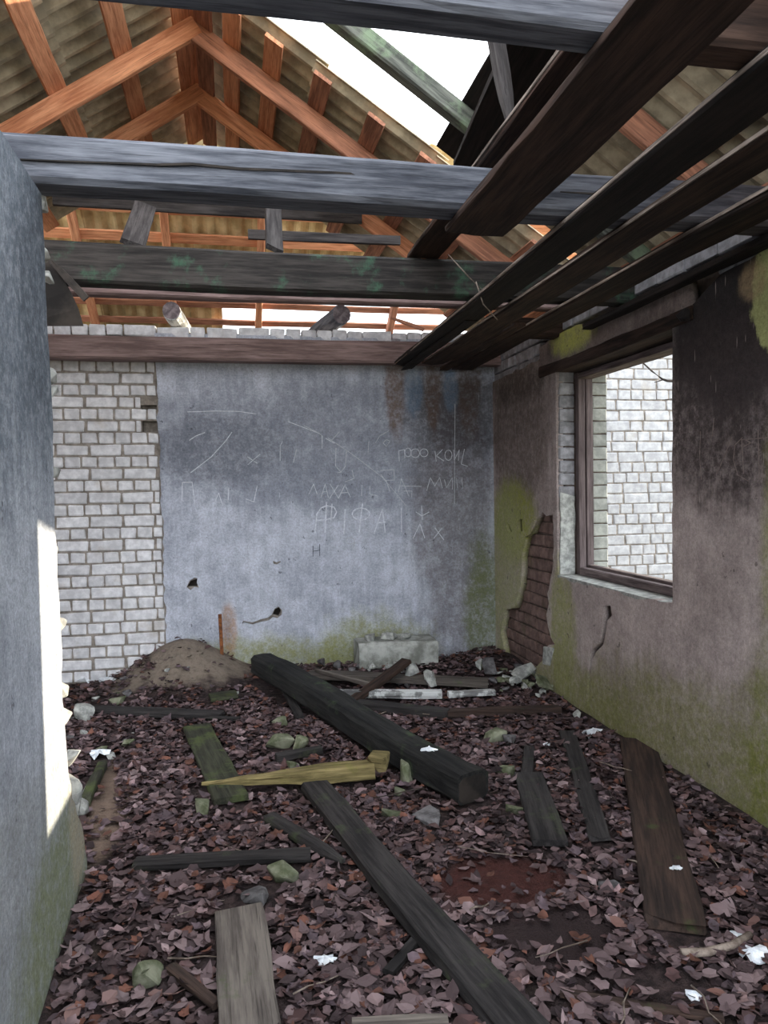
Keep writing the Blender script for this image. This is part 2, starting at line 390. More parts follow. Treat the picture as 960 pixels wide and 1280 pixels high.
# ---------------- back wall
wb = link('wall_back', box_mesh('wall_back', -3.2, 2.75, 6.52, 6.86, -.3, 2.88), None, M['mortar'])
tag(wb, 'rear wall of white brick, mostly covered by grey plaster', kind='structure')
def PB(px, py, y=YB):
    p = hit(px, py, 1, y); return (p.x, p.z)
pl_b = lambda off: (lambda u, v, w: (u, off+w, v))
slots = [[PB(176, 506, 6.42), PB(196, 506, 6.42), PB(196, 513, 6.42), PB(176, 513, 6.42)], [PB(177, 526, 6.42), PB(198, 526, 6.42), PB(198, 540, 6.42), PB(177, 540, 6.42)]]
h1 = [PB(234, 734), PB(238, 727), PB(246, 724), PB(247, 734)]; h2 = [PB(341, 769), PB(344, 762), PB(349, 760), PB(352, 765), PB(349, 771)]
for hh in (h1, h2): link('cavity', box_mesh('cavity', min(p[0] for p in hh)-.02, max(p[0] for p in hh)+.02, 6.505, 6.519, min(p[1] for p in hh)-.02, max(p[1] for p in hh)+.02), wb, M['felt'])  # black sheets behind the plaster holes, painting in their shade
plate('mortar', [(-3.2, -.3), (2.75, -.3), (2.75, 2.875), (-3.2, 2.875)], slots+[h1, h2], .09, M['mortar'], pl_b(6.475), wb)
edge = [PB(194, 452), PB(196, 490), PB(197, 530), PB(200, 570), PB(201, 610), PB(204, 660), PB(205, 720), PB(207, 790), PB(208, 840)]
edge = rag(edge, .012, .05, 5, False)
outer = [(2.34, 2.86), (edge[0][0], 2.86)] + edge + [(edge[-1][0], -.2), (2.34, -.2)]
def loop(pts, f): return [f(*p) for p in pts]
hole1 = loop([(233, 734), (237, 726), (243, 722), (247, 723), (246, 728), (249, 735), (243, 734), (238, 738)], PB)
hole2 = loop([(340, 768), (343, 761), (348, 758), (353, 763), (352, 769), (347, 773), (341, 772), (336, 776), (325, 778), (316, 781), (305, 778), (302, 781), (304, 776), (316, 778), (326, 774), (335, 772)], PB)
hole3 = loop([(198, 457), (216, 457), (218, 466), (210, 470), (200, 469)], PB)
hole4 = loop([(341, 701), (346, 703), (351, 701), (351, 703), (346, 706), (342, 705)], PB)
plate('plaster', outer, [hole1, hole2, hole4], .035, M['plaster_back'], pl_b(YB+.0175), wb)
# bricks of the bare strip: header and stretcher courses in turn
def px_on_back(x, z): return proj((x, 6.42, z))
bare_r = lambda z: np.interp(z, [e[1] for e in edge][::-1], [e[0] for e in edge][::-1])
ztop = PB(120, 450, 6.42)[1]
k0 = 0
for k in range(-2, 28):
    z = ztop - BC*.5 - k*BC
    if z < -.1 or z > 2.88: continue
    if k < 0: continue
    xr = bare_r(z)-.012; head = (k % 2 == 0)
    x = -1.86 + (.03 if head else -.06) + R.uniform(-.015, .015)
    if k in (3, 5): xr = PB(176, 500, 6.42)[0]-.005
    while x < xr-.03:
        pit = .130 if head else .260; kind = 'header' if head else 'stretcher'
        if not head and x+pit > xr: pit, kind = .130, 'header'
        w = pit-.010; sx = 1.0
        if x+w > xr: sx = max(.25, (xr-x)/w)
        brick(wb, kind, (x+w*sx/2, 6.42+.05+R.uniform(-.003, .004), z), M['brick'], 0, None, (sx*R.uniform(.93, 1.0), 1, R.uniform(.90, 1.0)))
        x += pit
for k in (3, 4): pass
# courses over the beam, along the whole top
x = -1.9
while x < 2.3:
    kind = R.choice(['header', 'header', 'stretcher']) if x > -.9 else 'header'
    l = {'header': .12, 'stretcher': .25}[kind]
    brick(wb, kind, (x+l/2, 6.45, 2.875+R.uniform(-.008, .006)), M['brick']); x += l+.013
# scratched writing
def strokes(name, lines, f, w, mat, parent, place, label=None):
    vs = []; fs = []
    for ln in lines:
        q = [Vector(f(*p)) for p in ln]
        for a, b in zip(q, q[1:]):
            d = (b-a); n = Vector((-d.y, d.x)).normalized()*w/2; d = d.normalized()*w*.3; i = len(vs)
            for c in (a-n-d, a+n-d, b+n+d, b-n+d): vs += [place(c.x, c.y, 0), place(c.x, c.y, .002)]
            fs += [(i+1, i+3, i+5, i+7), (i, i+1, i+7, i+6), (i+2, i+4, i+5, i+3), (i, i+2, i+3, i+1), (i+4, i+6, i+7, i+5)]
    o = link(name, mesh(name, vs, fs), parent, mat)
    if label: o['label'] = label
    return o
zA = lambda x, y: PB(380+x/4., 500+y/4.)
zB = lambda x, y: PB(200+x/4.364, 500+y/4.364)
onb = lambda u, v, w: (u, YB+.0005-w, v)
def circ(cx, cy, rx, ry, n=12): return [(cx+rx*math.cos(2*math.pi*i/n), cy+ry*math.sin(2*math.pi*i/n)) for i in range(n+1)]
def S(name, lines, f=zA, w=.006, mat='scratch', label=None): return strokes('scratched_letters' if 'line' not in name else 'scratched_line', lines, f, w, M[mat], wb, onb, label)
S('h', [[(45, 730), (45, 782)], [(78, 722), (79, 778)], [(45, 756), (78, 751)]], mat='scratchdark', label='dark pencilled letter on plaster')
S('fifa', [[(55, 665), (64, 570), (85, 540), (112, 528), (150, 535), (163, 560), (150, 588), (110, 598), (62, 602)], [(112, 512), (105, 662)], [(140, 520), (135, 600)],
           [(206, 548), (199, 668)], circ(285, 570, 44, 30), [(292, 520), (275, 665)], [(350, 668), (392, 545), (406, 662)], [(365, 615), (408, 610)]], w=.010, label='pale chalked word on plaster')
S('daha', [[(25, 470), (48, 420), (66, 472)], [(85, 487), (106, 420), (122, 488)], [(92, 460), (116, 458)], [(130, 420), (172, 490)], [(172, 425), (128, 492)], [(172, 492), (205, 425), (232, 486)], [(182, 465), (222, 462)], [(290, 425), (288, 478)], [(330, 430), (328, 470), (365, 478)]])
S('pa', [[(385, 352), (450, 348), (452, 400), (408, 402), (384, 372)], [(410, 402), (430, 458)], [(472, 460), (487, 393), (525, 482)], [(478, 430), (586, 432)], [(500, 455), (540, 455), (538, 485)]])
S('mi', [[(614, 452), (632, 388), (654, 430), (678, 388), (692, 440)], [(702, 398), (712, 438), (742, 388), (742, 446)], [(762, 392), (768, 440)], [(790, 388), (792, 442)]])
S('poo', [[(476, 306), (474, 254), (502, 248), (504, 290)], circ(520, 262, 16, 22), circ(556, 266, 22, 22), circ(600, 264, 20, 20), [(655, 256), (661, 306)], [(692, 248), (662, 280), (698, 304)], circ(722, 276, 18, 26), [(748, 250), (752, 300), (776, 250), (772, 302)], [(802, 246), (786, 320), (818, 332)]])
S('p2', [[(358, 214), (378, 180), (424, 154)], [(395, 215), (412, 232), (430, 205), (412, 198), (395, 215)], [(324, 208), (320, 272)]])
S('zh', [[(560, 560), (590, 580), (625, 560)], [(588, 530), (592, 600)], [(545, 692), (580, 620), (604, 690)], [(650, 690), (690, 640)], [(655, 640), (700, 700)], [(486, 540), (488, 660)]])
S('v', [[(160, 240), (158, 330), (185, 360), (208, 330), (212, 250)], [(170, 362), (186, 362)], [(240, 350), (250, 392), (205, 410)]])
S('num', [circ(232, 704, 22, 16), [(254, 704), (246, 752)]])
S('line', [[(0, 128), (62, 158), (88, 178), (90, 228)], [(120, 190), (240, 270), (390, 385), (450, 455), (510, 528)], [(130, 210), (176, 160)], [(755, 20), (752, 520)]], w=.006)
S('line2', [[(150, 65), (300, 60), (430, 62), (522, 76)], [(160, 220), (196, 196), (244, 178)], [(168, 396), (280, 310), (356, 226), (392, 176)], [(700, 118), (800, 156), (868, 182), (886, 196), (884, 264)], [(905, 210), (952, 236)]], f=zB)
S('p', [[(120, 552), (122, 450), (175, 448), (190, 572)], [(290, 580), (320, 508), (342, 575)], [(375, 480), (372, 545)], [(470, 540), (512, 556), (530, 470)]], f=zB)
S('x', [[(480, 352), (545, 296)], [(478, 310), (530, 345)], [(655, 330), (656, 250), (668, 226)], [(728, 340), (745, 270)]], f=zB)
# ---------------- outer wing wall seen through the window
wo = tag(link('wall_outside', box_mesh('wall_outside', 2.75, 4.85, 6.435, 6.85, -.3, 3.4), None, M['mortar']), 'bright white brick outer wall seen through the window', kind='structure')
for k in range(3, 32):
    z = k*BC+.05; x = 2.85+R.uniform(-.1, .05)
    pat = k % 4
    while x < 4.75:
        kind = ('header' if pat == 0 else 'stretcher' if pat == 2 and R.random() < .8 else R.choice(['header', 'header', 'stretcher']))
        l = {'header': .12, 'stretcher': .25}[kind]
        brick(wo, kind, (x+l/2, 6.425+.05+R.uniform(-.003, .003), z), M['brickout']); x += l+.012
# ---------------- right wall with the window opening
WY0, WY1, WZ0, WZ1 = 3.62, 5.07, .89, 2.37
wr = empty('wall_right'); tag(wr, 'right wall of sooty mossy plaster over brick, with window opening', kind='structure')
for (a, b, c, d) in ((-1.6, WY0, -.3, 2.86), (WY1, 6.52, -.3, 2.86), (WY0, WY1, -.3, WZ0), (WY0, WY1, 2.60, 2.86)):
    link('masonry', box_mesh('masonry', 2.388, 2.72, a, b, c, d), wr, M['mortard'])
def PR(px, py, x=XR):
    p = hit(px, py, 0, x); return (p.y, p.z)
pl_r = lambda off: (lambda u, v, w: (off+w, u, v))
sill = rag([(WY0, .905), (3.8, .90), (4.05, .875), (4.4, .885), (4.75, .88), (WY1, .875)], .012, .06, 4, False)
topn = rag([(-1.6, 2.57), (2.9, 2.575), (3.2, 2.55), (3.42, 2.46), (3.52, 2.42), (3.60, 2.40)], .01, .1, 6, False)
topf = rag([(5.06, 2.38), (5.3, 2.40), (5.33, 2.52), (5.6, 2.51), (6.0, 2.50), (6.41, 2.49)], .012, .08, 8, False)
outer = [(6.41, -.2), (-1.6, -.2)] + topn + rag([(3.605, 2.38), (3.615, 1.7), (WY0-.005, .93)], .006, .08, 3, False) + sill + [(WY1, 1.0), (WY1+.004, 1.6), (WY1, 2.2)] + topf
patch = loop([(678, 640), (683, 645), (691, 643), (692, 676), (691, 710), (687, 730), (684, 742), (686, 754), (683, 768), (685, 783), (688, 796), (694, 806), (686, 806), (680, 812), (679, 823), (672, 832), (664, 842),
              (652, 838), (640, 834), (632, 823), (629, 806), (626, 790), (628, 778), (631, 762), (638, 761), (643, 760), (647, 745), (651, 730), (652, 712), (652, 697), (655, 684), (658, 671), (664, 667), (669, 653), (674, 645)], PR)
patch = rag(patch, .008, .04, 9)
chip1 = loop([(632, 651), (636, 655), (640, 664), (637, 667), (633, 660)], PR)
chip2 = loop([(647, 652), (650, 648), (654, 650), (653, 665), (647, 664)], PR)
crack = loop([(754, 757), (763, 757), (765, 769), (759, 776), (757, 790), (754, 806), (745, 815), (740, 825), (737.5, 850), (736.5, 884), (734, 884), (734.2, 850), (736.5, 822), (741, 811), (749, 803), (752, 788), (753, 772)], PR)
crackv = loop([(673, 480), (674.4, 480), (674.6, 560), (674.4, 630), (673.4, 630), (673.4, 560)], PR)
plate('plaster', outer, [patch, chip1, chip2, crack, crackv], .055, M['plaster_right'], pl_r(XR+.0275), wr)
# lifted flake by the patch
fl = plate('plaster_flake', loop([(654, 650), (668, 648), (671, 652), (664, 668), (658, 671), (655, 664)], PR), [], .02, M['plaster_right'], pl_r(XR-.004), wr)
plate('plaster_flake', loop([(680, 808), (693, 810), (690, 822), (688, 832), (679, 830)], PR), [], .02, M['rubble'], pl_r(XR+.004), wr)
# bricks in the bare patch and along the top
def rbrick(y, z, kind, mat, dx=0): brick(wr, kind, (2.335+.05+dx+R.uniform(-.004, .004), y, z), mat, math.pi/2)
def inpoly(p, poly):
    c = False; n = len(poly)
    for i in range(n):
        a, b = poly[i], poly[i-1]
        if (a[1] > p[1]) != (b[1] > p[1]) and p[0] < (b[0]-a[0])*(p[1]-a[1])/(b[1]-a[1])+a[0]: c = not c
    return c
for k in range(0, 17):
    z = .05+k*BC; head = k % 2; y = 5.02+(.03 if head else -.06)
    while y < 6.35:
        kind = 'header' if (head or R.random() < .35) else 'stretcher'; l = {'header': .12, 'stretcher': .25}[kind]
        c = (y+l/2, z)
        if any(inpoly((c[0]+a, c[1]+b), patch) for a in (-l/2-.02, 0, l/2+.02) for b in (-.05, 0, .05)) and y > WY1-.05: rbrick(max(c[0], WY1+l/2+.012), z, kind, M['brickbrown'], .040)
        y += l+.012
for k in range(4):
    z = 2.505+k*BC; y = 3.0
    while y < 6.36:
        kind = R.choice(['header', 'stretcher', 'header']) if k % 2 else 'stretcher'; l = {'header': .12, 'stretcher': .25}[kind]
        if not (k < 2 and 3.3 < y+l/2 < 5.33) and not (k == 0 and y < 3.45) : rbrick(y+l/2, z, kind, M['brickgrey'], 0)
        y += l+.012
# lintel
timber('lintel_timber', (2.53, 3.42, 2.42), (2.53, 5.34, 2.405), .44, .085, M['plank'], wr, rough=.006)
plate('lintel_face', rag([(3.42, 2.455), (5.33, 2.44), (5.33, 2.60), (5.0, 2.63), (4.7, 2.635), (4.45, 2.60), (4.0, 2.62), (3.45, 2.60)], .006, .1, 4), [], .05, M['lintel'], pl_r(2.335), wr)
hull('broken_plaster_lump', (.06, .11, .07), M['plaster_right'], 5, parent=wr).location = hit(856, 395, 0, 2.31)
# far jamb: bricks of the reveal
for k in range(0, 16):
    z = WZ0+.045+k*BC*.965
    if z > 2.36: break
    if k > 5: brick(wr, 'header', (2.40, WY1+.040, z), M['brickgrey'], 0)
    brick(wr, 'header', (2.66, WY1+.040, z), M['brickpale'], 0)
plate('reveal_plaster', rag([(2.335, .90), (2.45, .90), (2.455, 1.47), (2.345, 1.50)], .006, .06, 3), [], .02, M['rubble'], lambda u, v, w: (u, WY1-.004+w, v), wr)
link('masonry', box_mesh('masonry', 2.322, 2.70, WY0, WY1, WZ0-.03, WZ0+.006), wr, M['rubble'])
timber('painted_ledge', (2.325, 2.0, 2.605), (2.325, 3.75, 2.60), .05, .05, M['bluegrey'], wr, round_=.4)
# scratches on the right wall
onr = lambda u, v, w: (XR+.0005-w, u, v)
zC = lambda x, y: PR(840+x/5.333, 380+y/5.333)
strokes('scratched_letters', [[(190, 850), (185, 1020), (196, 1170)], [(400, 890), (340, 1040), (300, 1130)], [(470, 890), (420, 940), (410, 1040), (440, 1140), (510, 1180)], [(465, 900), (470, 1000), (478, 1130)], [(480, 900), (525, 925), (480, 950)], [(575, 840), (582, 1170)], [(470, 905), (640, 890)], [(280, 760), (270, 880)]], zC, .004, M['scratchred'], wr, onr)
zD = lambda x, y: PR(600+x/5.82, 380+y/5.82)
strokes('scratched_letters', [[(240, 760), (255, 1000)], [(290, 860), (265, 945), (310, 940)], [(315, 860), (365, 850)], [(335, 860), (330, 930)], [(355, 960), (358, 1040)], [(340, 970), (345, 1030)]], zD, .004, M['scratchred'], wr, onr)
# ---------------- window frame
wn = empty('window_1', (2.53, WY0, WZ0)); tag(wn, 'weathered wooden window frame without glass in right wall', kind='structure')
def wt(name, p0, p1, w, h, up=(0, 0, 1), mat='frame'):
    o = timber(name, p0, p1, w, h, M[mat], None, up, rough=.002, seg=5); mw = o.matrix_world.copy(); o.parent = wn; o.matrix_parent_inverse = Matrix.Translation((-2.53, -WY0, -WZ0)); return o
wt('frame_post', (2.495, WY1-.03, .90), (2.495, WY1-.03, 2.365), .055, .05, (0, 1, 0)); wt('frame_post', (2.565, WY1-.02, .90), (2.565, WY1-.02, 2.365), .055, .035, (0, 1, 0))
wt('frame_post', (2.53, WY0+.03, .90), (2.53, WY0+.03, 2.365), .12, .05, (0, 1, 0))
wt('frame_rail', (2.495, WY0, .925), (2.495, WY1-.055, .925), .055, .055); wt('frame_rail', (2.565, WY0, .945), (2.565, WY1-.04, .945), .055, .045)
wt('frame_rail', (2.53, WY0, 2.34), (2.53, WY1, 2.34), .12, .04)
# ---------------- left wall
wl = empty('wall_left'); tag(wl, 'left wall of grey plaster with a broken, sunlit end', kind='structure')
link('masonry', box_mesh('masonry', XL-.24, XL-.02, -1.6, 2.74, -.3, 2.57), wl, M['mortar'])
prof = [(2.775, 2.585), (2.80, 2.36), (2.806, 2.1), (2.842, 1.83), (2.822, 1.49), (2.84, 1.3), (2.848, 1.2), (2.872, 1.0), (2.855, .85), (2.88, .7), (2.905, .56), (2.96, .40), (3.08, .27), (3.14, .20), (3.20, .05), (3.21, -.15)]
plate('plaster', [(-1.6, -.3), (-1.6, 2.58)] + rag(prof, .010, .05, 12, False) + [(3.2, -.3)], [], .03, M['plaster_left'], lambda u, v, w: (XL-.015+w, u, v), wl)
for k in range(27):
    z = .02+k*BC
    if z > 2.55: break
    ye = float(np.interp(z, [p[1] for p in prof][::-1], [p[0] for p in prof][::-1]))
    kind = 'stretcher' if k % 2 else 'header'; l = {'header': .12, 'stretcher': .25}[kind]
    jut = R.choice([0, 0, .02, .035]) if z > .9 else R.uniform(.0, .07)
    if k in (24, 18, 22): jut = .05
    brick(wl, kind, (XL-.02-.06, ye-l/2-.012+jut, z), M['brick'], math.pi/2+R.uniform(-.03, .03))
    brick(wl, kind, (XL-.02-.17, ye-l/2-.03+R.uniform(0, .05), z), M['brick'], math.pi/2)
for i, (px, py, s) in enumerate([(72, 862, .09), (78, 898, .10), (90, 985, .12), (98, 1010, .10), (92, 950, .09), (55, 318, .07), (58, 345, .06), (62, 470, .07), (65, 490, .06), (68, 590, .05), (66, 690, .05), (76, 780, .06), (50, 255, .07)]):
    p = hit(px, py, 0, XL-.03); hull('broken_brick', (s*.8, s*1.2, s), M['rubble'], 60+i, parent=wl).location = p
# far left outer wall, wall behind the hip, both only glimpsed
tag(link('wall_far_left', box_mesh('wall_far_left', -3.1, -2.78, 2.0, 9.4, -.3, 2.75), None, M['mortar']), 'outer brick wall of the room beyond the left wall', kind='structure')
tag(link('wall_far_back', box_mesh('wall_far_back', -3.1, 2.75, 9.25, 9.55, -.3, 2.75), None, M['mortar']), 'outer brick wall behind the rear wall', kind='structure')
tag(link('wall_right_rear', box_mesh('wall_right_rear', 2.345, 2.72, 6.87, 9.25, -.3, 2.80), None, M['mortar']), 'right outer wall behind the rear wall', kind='structure')

# ================================================================== ROOF
RX, RZ, SL, YE = -.19, 4.60, .675, 6.95         # ridge x and height (rafter tops), slope, ridge end
CO = 1/math.sqrt(1+SL*SL)
roof = empty('roof', (0, 0, 0)); tag(roof, 'gable roof of corrugated slate on orange rafters, partly open to the sky', kind='structure')
rz = lambda x, side=1: RZ-SL*abs(x-RX)
def slope_pt(side, s, y, up=0.0):
    """side +1 right slope, -1 left slope, 0 hip (then y is x)"""
    if side == 0: return Vector((y, YE+s*CO, RZ-s*SL*CO)) + Vector((0, SL*CO, CO))*up
    return Vector((RX+side*s*CO, y, RZ-s*SL*CO)) + Vector((side*SL*CO, 0, CO))*up
def sheet(side, s0, s1, a, b, name='roof_sheet', lift=0.0):
    pitch = .145; seg = 6; n = int((b-a)/pitch*seg); ns = 6; th = .007; vs = []; fs = []; keep = {}
    for j in range(ns+1):
        for i in range(n+1):
            y = a+(b-a)*i/n; s = s0+(s1-s0)*j/ns
            u = .055+lift+.022*math.sin(2*math.pi*y/pitch)+.010*(1-j/ns)*0
            for t in (0, th): vs.append(slope_pt(side, s, y, u+t+.012*(j/ns)))
    def idx(i, j, t): return (j*(n+1)+i)*2+t
    def ok(i, j):
        c = (vs[idx(i, j, 0)]+vs[idx(i+1, j+1, 0)])/2
        return True
    cells = {(i, j) for i in range(n) for j in range(ns) if ok(i, j)}
    if not cells: return
    for (i, j) in cells:
        q = [(i, j), (i+1, j), (i+1, j+1), (i, j+1)]
        fs.append([idx(*c, 1) for c in q]); fs.append([idx(*c, 0) for c in reversed(q)])
        for (di, dj, e) in ((0, -1, 0), (1, 0, 1), (0, 1, 2), (-1, 0, 3)):
            if (i+di, j+dj) not in cells:
                p, r = q[e], q[(e+1) % 4]; fs.append([idx(*p, 0), idx(*r, 0), idx(*r, 1), idx(*p, 1)])
    me = mesh(name, vs, fs, False); bm = bmesh.new(); bm.from_mesh(me)
    bmesh.ops.delete(bm, geom=[v for v in bm.verts if not v.link_faces], context='VERTS'); bmesh.ops.recalc_face_normals(bm, faces=bm.faces); bm.to_mesh(me); bm.free()
    return link(name, me, roof, M['slate2' if side == 0 else 'slate'])
PIT = .93
# right slope: rows 0, 1 gone between y 2.1 and 4.5 and in front of 1.4
ycols = [4.66, 5.37, 6.24, 6.75]
for r in range(4):
    for a, b in zip(ycols, ycols[1:]): sheet(1, max(0, PIT*r-.08), PIT*(r+1), a, b+.03, lift=.012*(3-r))
    for a, b in ((-1.2, -.2), (-.2, .7), (.7, 1.45), (1.45, 2.10), (2.10, 2.97), (2.97, 3.80), (3.80, 4.50)):
        if r < 2 and (a >= 2.1 or b <= 1.5): continue
        sheet(1, max(0, PIT*r-.08), PIT*(r+1), a, b, lift=.012*(3-r))
# left slope
lcols = [2.6, 3.5, 4.37, 5.24, 6.11, 6.75]
for r in range(4):
    for a, b in zip(lcols, lcols[1:]): sheet(-1, max(0, PIT*r-.08), PIT*(r+1), a, b+.03, lift=.012*(3-r))
# hip
hs = [-.08, .78, 1.63, 2.5, 3.4]
hc = [-3.9, -3.1, -2.25, -1.35, -.62, -.08, .8, 1.65, 2.5, 3.3, 4.1]
for r in range(4):
    for a, b in zip(hc, hc[1:]):
        if r >= 2 and a > -.5: continue
        sheet(0, hs[r]-.09, hs[r+1], a, b+.02, lift=.012*(3-r))
o = timber('roof_sheet', (3.02, 3.74, 2.42), (3.02, 4.34, 2.30), .012, .62, M['slate'], roof, (0, 0, 1), rough=.002)  # added sheet, unseen outside the window, cuts off the top of the sun patch
def rt(name, p0, p1, w, h, mat, up, **k):
    return timber(name, p0, p1, w, h, M[mat], roof, up, **k)
def rafter(side, y, mat, s0=.0, s1=3.55, h=.125, w=.05):
    up = Vector((side*SL*CO, 0, CO)); rt('rafter', slope_pt(side, s0, y, -h/2), slope_pt(side, s1, y, -h/2), w, h, mat, up)
for y in (5.02, 5.82): rafter(1, y, 'orange2' if y < 5.5 else 'orange'); rafter(-1, y, 'orange')
rafter(1, 3.92, 'mossrafter', h=.10, w=.09); rafter(1, 3.1, 'orange2', 1.78, 3.55); rafter(1, 2.25, 'orange2', 1.9, 3.55); rafter(1, 1.4, 'orange2'); rafter(1, .4, 'orange2', 1.8)
rafter(-1, 3.15, 'orange', .5); pass
rt('ridge_board', (RX-.045, 4.66, RZ-.02), (RX-.045, 6.72, RZ-.02), .16, .022, 'orange', Vector((-SL*CO, 0, CO)))
rt('ridge_board', (RX+.075, 4.62, RZ-.055), (RX+.075, 6.72, RZ-.055), .13, .022, 'orange2', Vector((SL*CO, 0, CO)))
def batten(side, s, a, b, mat='orange', w=.125):
    up = Vector((0, SL*CO, CO)) if side == 0 else Vector((side*SL*CO, 0, CO))
    rt('batten', slope_pt(side, s, a, .0125), slope_pt(side, s, b, .0125), w, .024, mat, up)
for s in (.30, .60, .95, 1.35, 1.75, 2.2, 2.65, 3.1):
    batten(1, s, 4.62, 6.72, R.choice(['orange', 'orange2'])); 
for s in (1.82, 2.25, 2.70, 3.15): batten(1, s, 1.2, 4.42, 'orange2' if s > 2 else 'plankd', .13 if s > 2 else .15)
for s in (.50, .98, 1.48, 1.95, 2.4, 2.85, 3.3): batten(-1, s, 2.6, 6.72, 'orange')
for s in (.40, .62, .95, 1.22, 1.80, 2.05, 2.6, 3.1):
    batten(0, s, -3.8, 4.0, 'orange' if s < 1.7 else 'orange2', .11 if s < 1.7 else .08)
# hip rafters and jack rafters
for x in (-3.1, -2.26, -1.42, -.58, .34, 1.86, 2.9):
    s0 = 0; rt('jack_rafter', slope_pt(0, s0, x, -.05), slope_pt(0, 3.4, x, -.05), .075, .10, 'orange' if x < 1 else 'orange2', (0, SL*CO, CO))
# loose boards in the attic (each its own thing)
def P(px, py, y): return hit(px, py, 1, y)
tag(timber('collar_board', P(66, 250, 5.72), P(452, 274, 5.72), .03, .075, M['greyd']), 'long grey-brown collar board crossing the rafters under the roof', 'board')
tag(timber('collar_board', P(310, 293, 5.0), P(500, 301, 5.0), .03, .06, M['greyd']), 'short dark grey board end above the mossy beam', 'board')
tag(timber('attic_plank', P(166, 306, 4.25), P(181, 258, 4.9), .13, .03, M['greyd'], up=(.25, -1, .2)), 'grey plank leaning upright with a pale sunlit edge behind the split beam', 'plank')
tag(timber('attic_plank', P(343, 312, 4.2), P(341, 240, 4.9), .10, .03, M['greyd'], up=(.3, -1, .2)), 'narrow dark plank standing behind the split beam, right of the sunlit one', 'plank')
tag(timber('broken_pole', P(618, 40, 2.95), P(638, 150, 2.95), .075, .075, M['greyd'], sides=8, taper1=.55), 'broken round pole hanging across the roof hole', 'pole')
tag(timber('loose_board', hit(668, 50, 2, 3.40), hit(590, 205, 2, 3.40), .22, .03, M['plankd']), 'black rotten board at the lower edge of the roof hole', 'board')
tag(timber('broken_lath', P(488, 397, 6.95), P(530, 412, 6.95), .02, .04, M['orange2'], taper0=.4), 'short broken lath sticking up against the pale gap behind the rear wall', 'lath')
# log ends lying on the back wall
for (cx, cy, r_, lab) in ((214, 380, .075, 'sawn log end with pale bark resting on the rear wall top, left one'), (427, 392, .085, 'sawn log end resting on the rear wall top, right one')):
    c = P(cx, cy, 6.33); lg = timber('log_end', c, c+Vector((.10, .95, -.06)) if cx < 300 else c+Vector((-.20, .95, -.06)), r_*2, r_*2, M['grey' if cx > 300 else 'whitewood'], sides=12, round_=0)
    lg.location.z = 2.925+r_+.03; cf = link('cut_face', timber_mesh(.02, r_*1.92, r_*1.92, 1, .001, sides=12, seed=3), lg, M['cutface']); cf.location.x = -.008; cf['label'] = 'grey cracked sawn face'
    tag(lg, lab, 'log', 'log ends on the rear wall')
# hanging felt at the far left
fv = []; ff = []
fp = [P(60, 326, 3.96), P(66, 334, 3.95), P(76, 344, 3.94), P(88, 364, 3.93), P(98, 386, 3.94), P(104, 407, 3.96)]
fl_ = [P(20, 320, 3.97), P(20, 330, 3.97), P(20, 342, 3.97), P(20, 364, 3.97), P(20, 386, 3.97), P(20, 407, 3.97)]
for a, b in zip(fp, fl_): fv += [a, b, a+Vector((0, .012, 0)), b+Vector((0, .012, 0))]
for i in range(len(fp)-1):
    k = i*4; ff += [(k, k+4, k+5, k+1), (k+2, k+3, k+7, k+6), (k, k+2, k+6, k+4), (k+1, k+5, k+7, k+3)]
ff += [(0, 1, 3, 2), (len(fv)-4, len(fv)-2, len(fv)-1, len(fv)-3)]
sh = link('roofing_felt', mesh('roofing_felt', fv, ff), None, M['felt']); tag(sh, 'curved sheet of black roofing felt hanging from the mossy beam at far left', 'felt sheet')
tag(timber('felt_strip', P(64, 326, 3.92), P(108, 374, 3.92), .015, .035, M['felt'], taper0=.3), 'narrow black strip curling beside the roofing felt', 'felt strip')

# ================================================================== CEILING BEAMS
def beam(y0, y1, z0, z1, x0, x1, mat, label, **k):
    o = timber('ceiling_beam', (x0, (y0+y1)/2, (z0+z1)/2), (x1, (y0+y1)/2, (z0+z1)/2), y1-y0, z1-z0, M[mat], rough=k.pop('rough', .005), seg=24, **k)
    return tag(o, label, 'beam', 'ceiling beams')
b1 = beam(1.625, 1.74, 2.61, 2.81, -.86, 2.5, 'grey1', 'pale grey ceiling beam nearest the camera, along the top edge', rough=.007)
b2 = beam(2.73, 2.88, 2.61, 2.775, -.74, 2.5, 'grey2', 'blue-grey ceiling beam with a long split, resting on the left wall end')
b3 = beam(4.0, 4.12, 2.61, 2.815, -2.8, 2.5, 'mossbeam', 'dark ceiling beam with green moss, third from the camera')
b4 = beam(6.22, 6.375, 2.615, 2.80, -2.8, 2.34, 'mauve', 'reddish-brown beam lying along the top of the rear wall')
b5 = beam(4.84, 4.94, 2.77, 2.87, -2.8, 2.4, 'mauve', 'thin pale beam showing just under the mossy beam')
tag(timber('beam_stub', (1.98, 5.03, 2.675), (2.44, 5.03, 2.675), .12, .13, M['plank'], rag0=.06), 'short broken beam stub in the right wall above the window pier', 'beam')
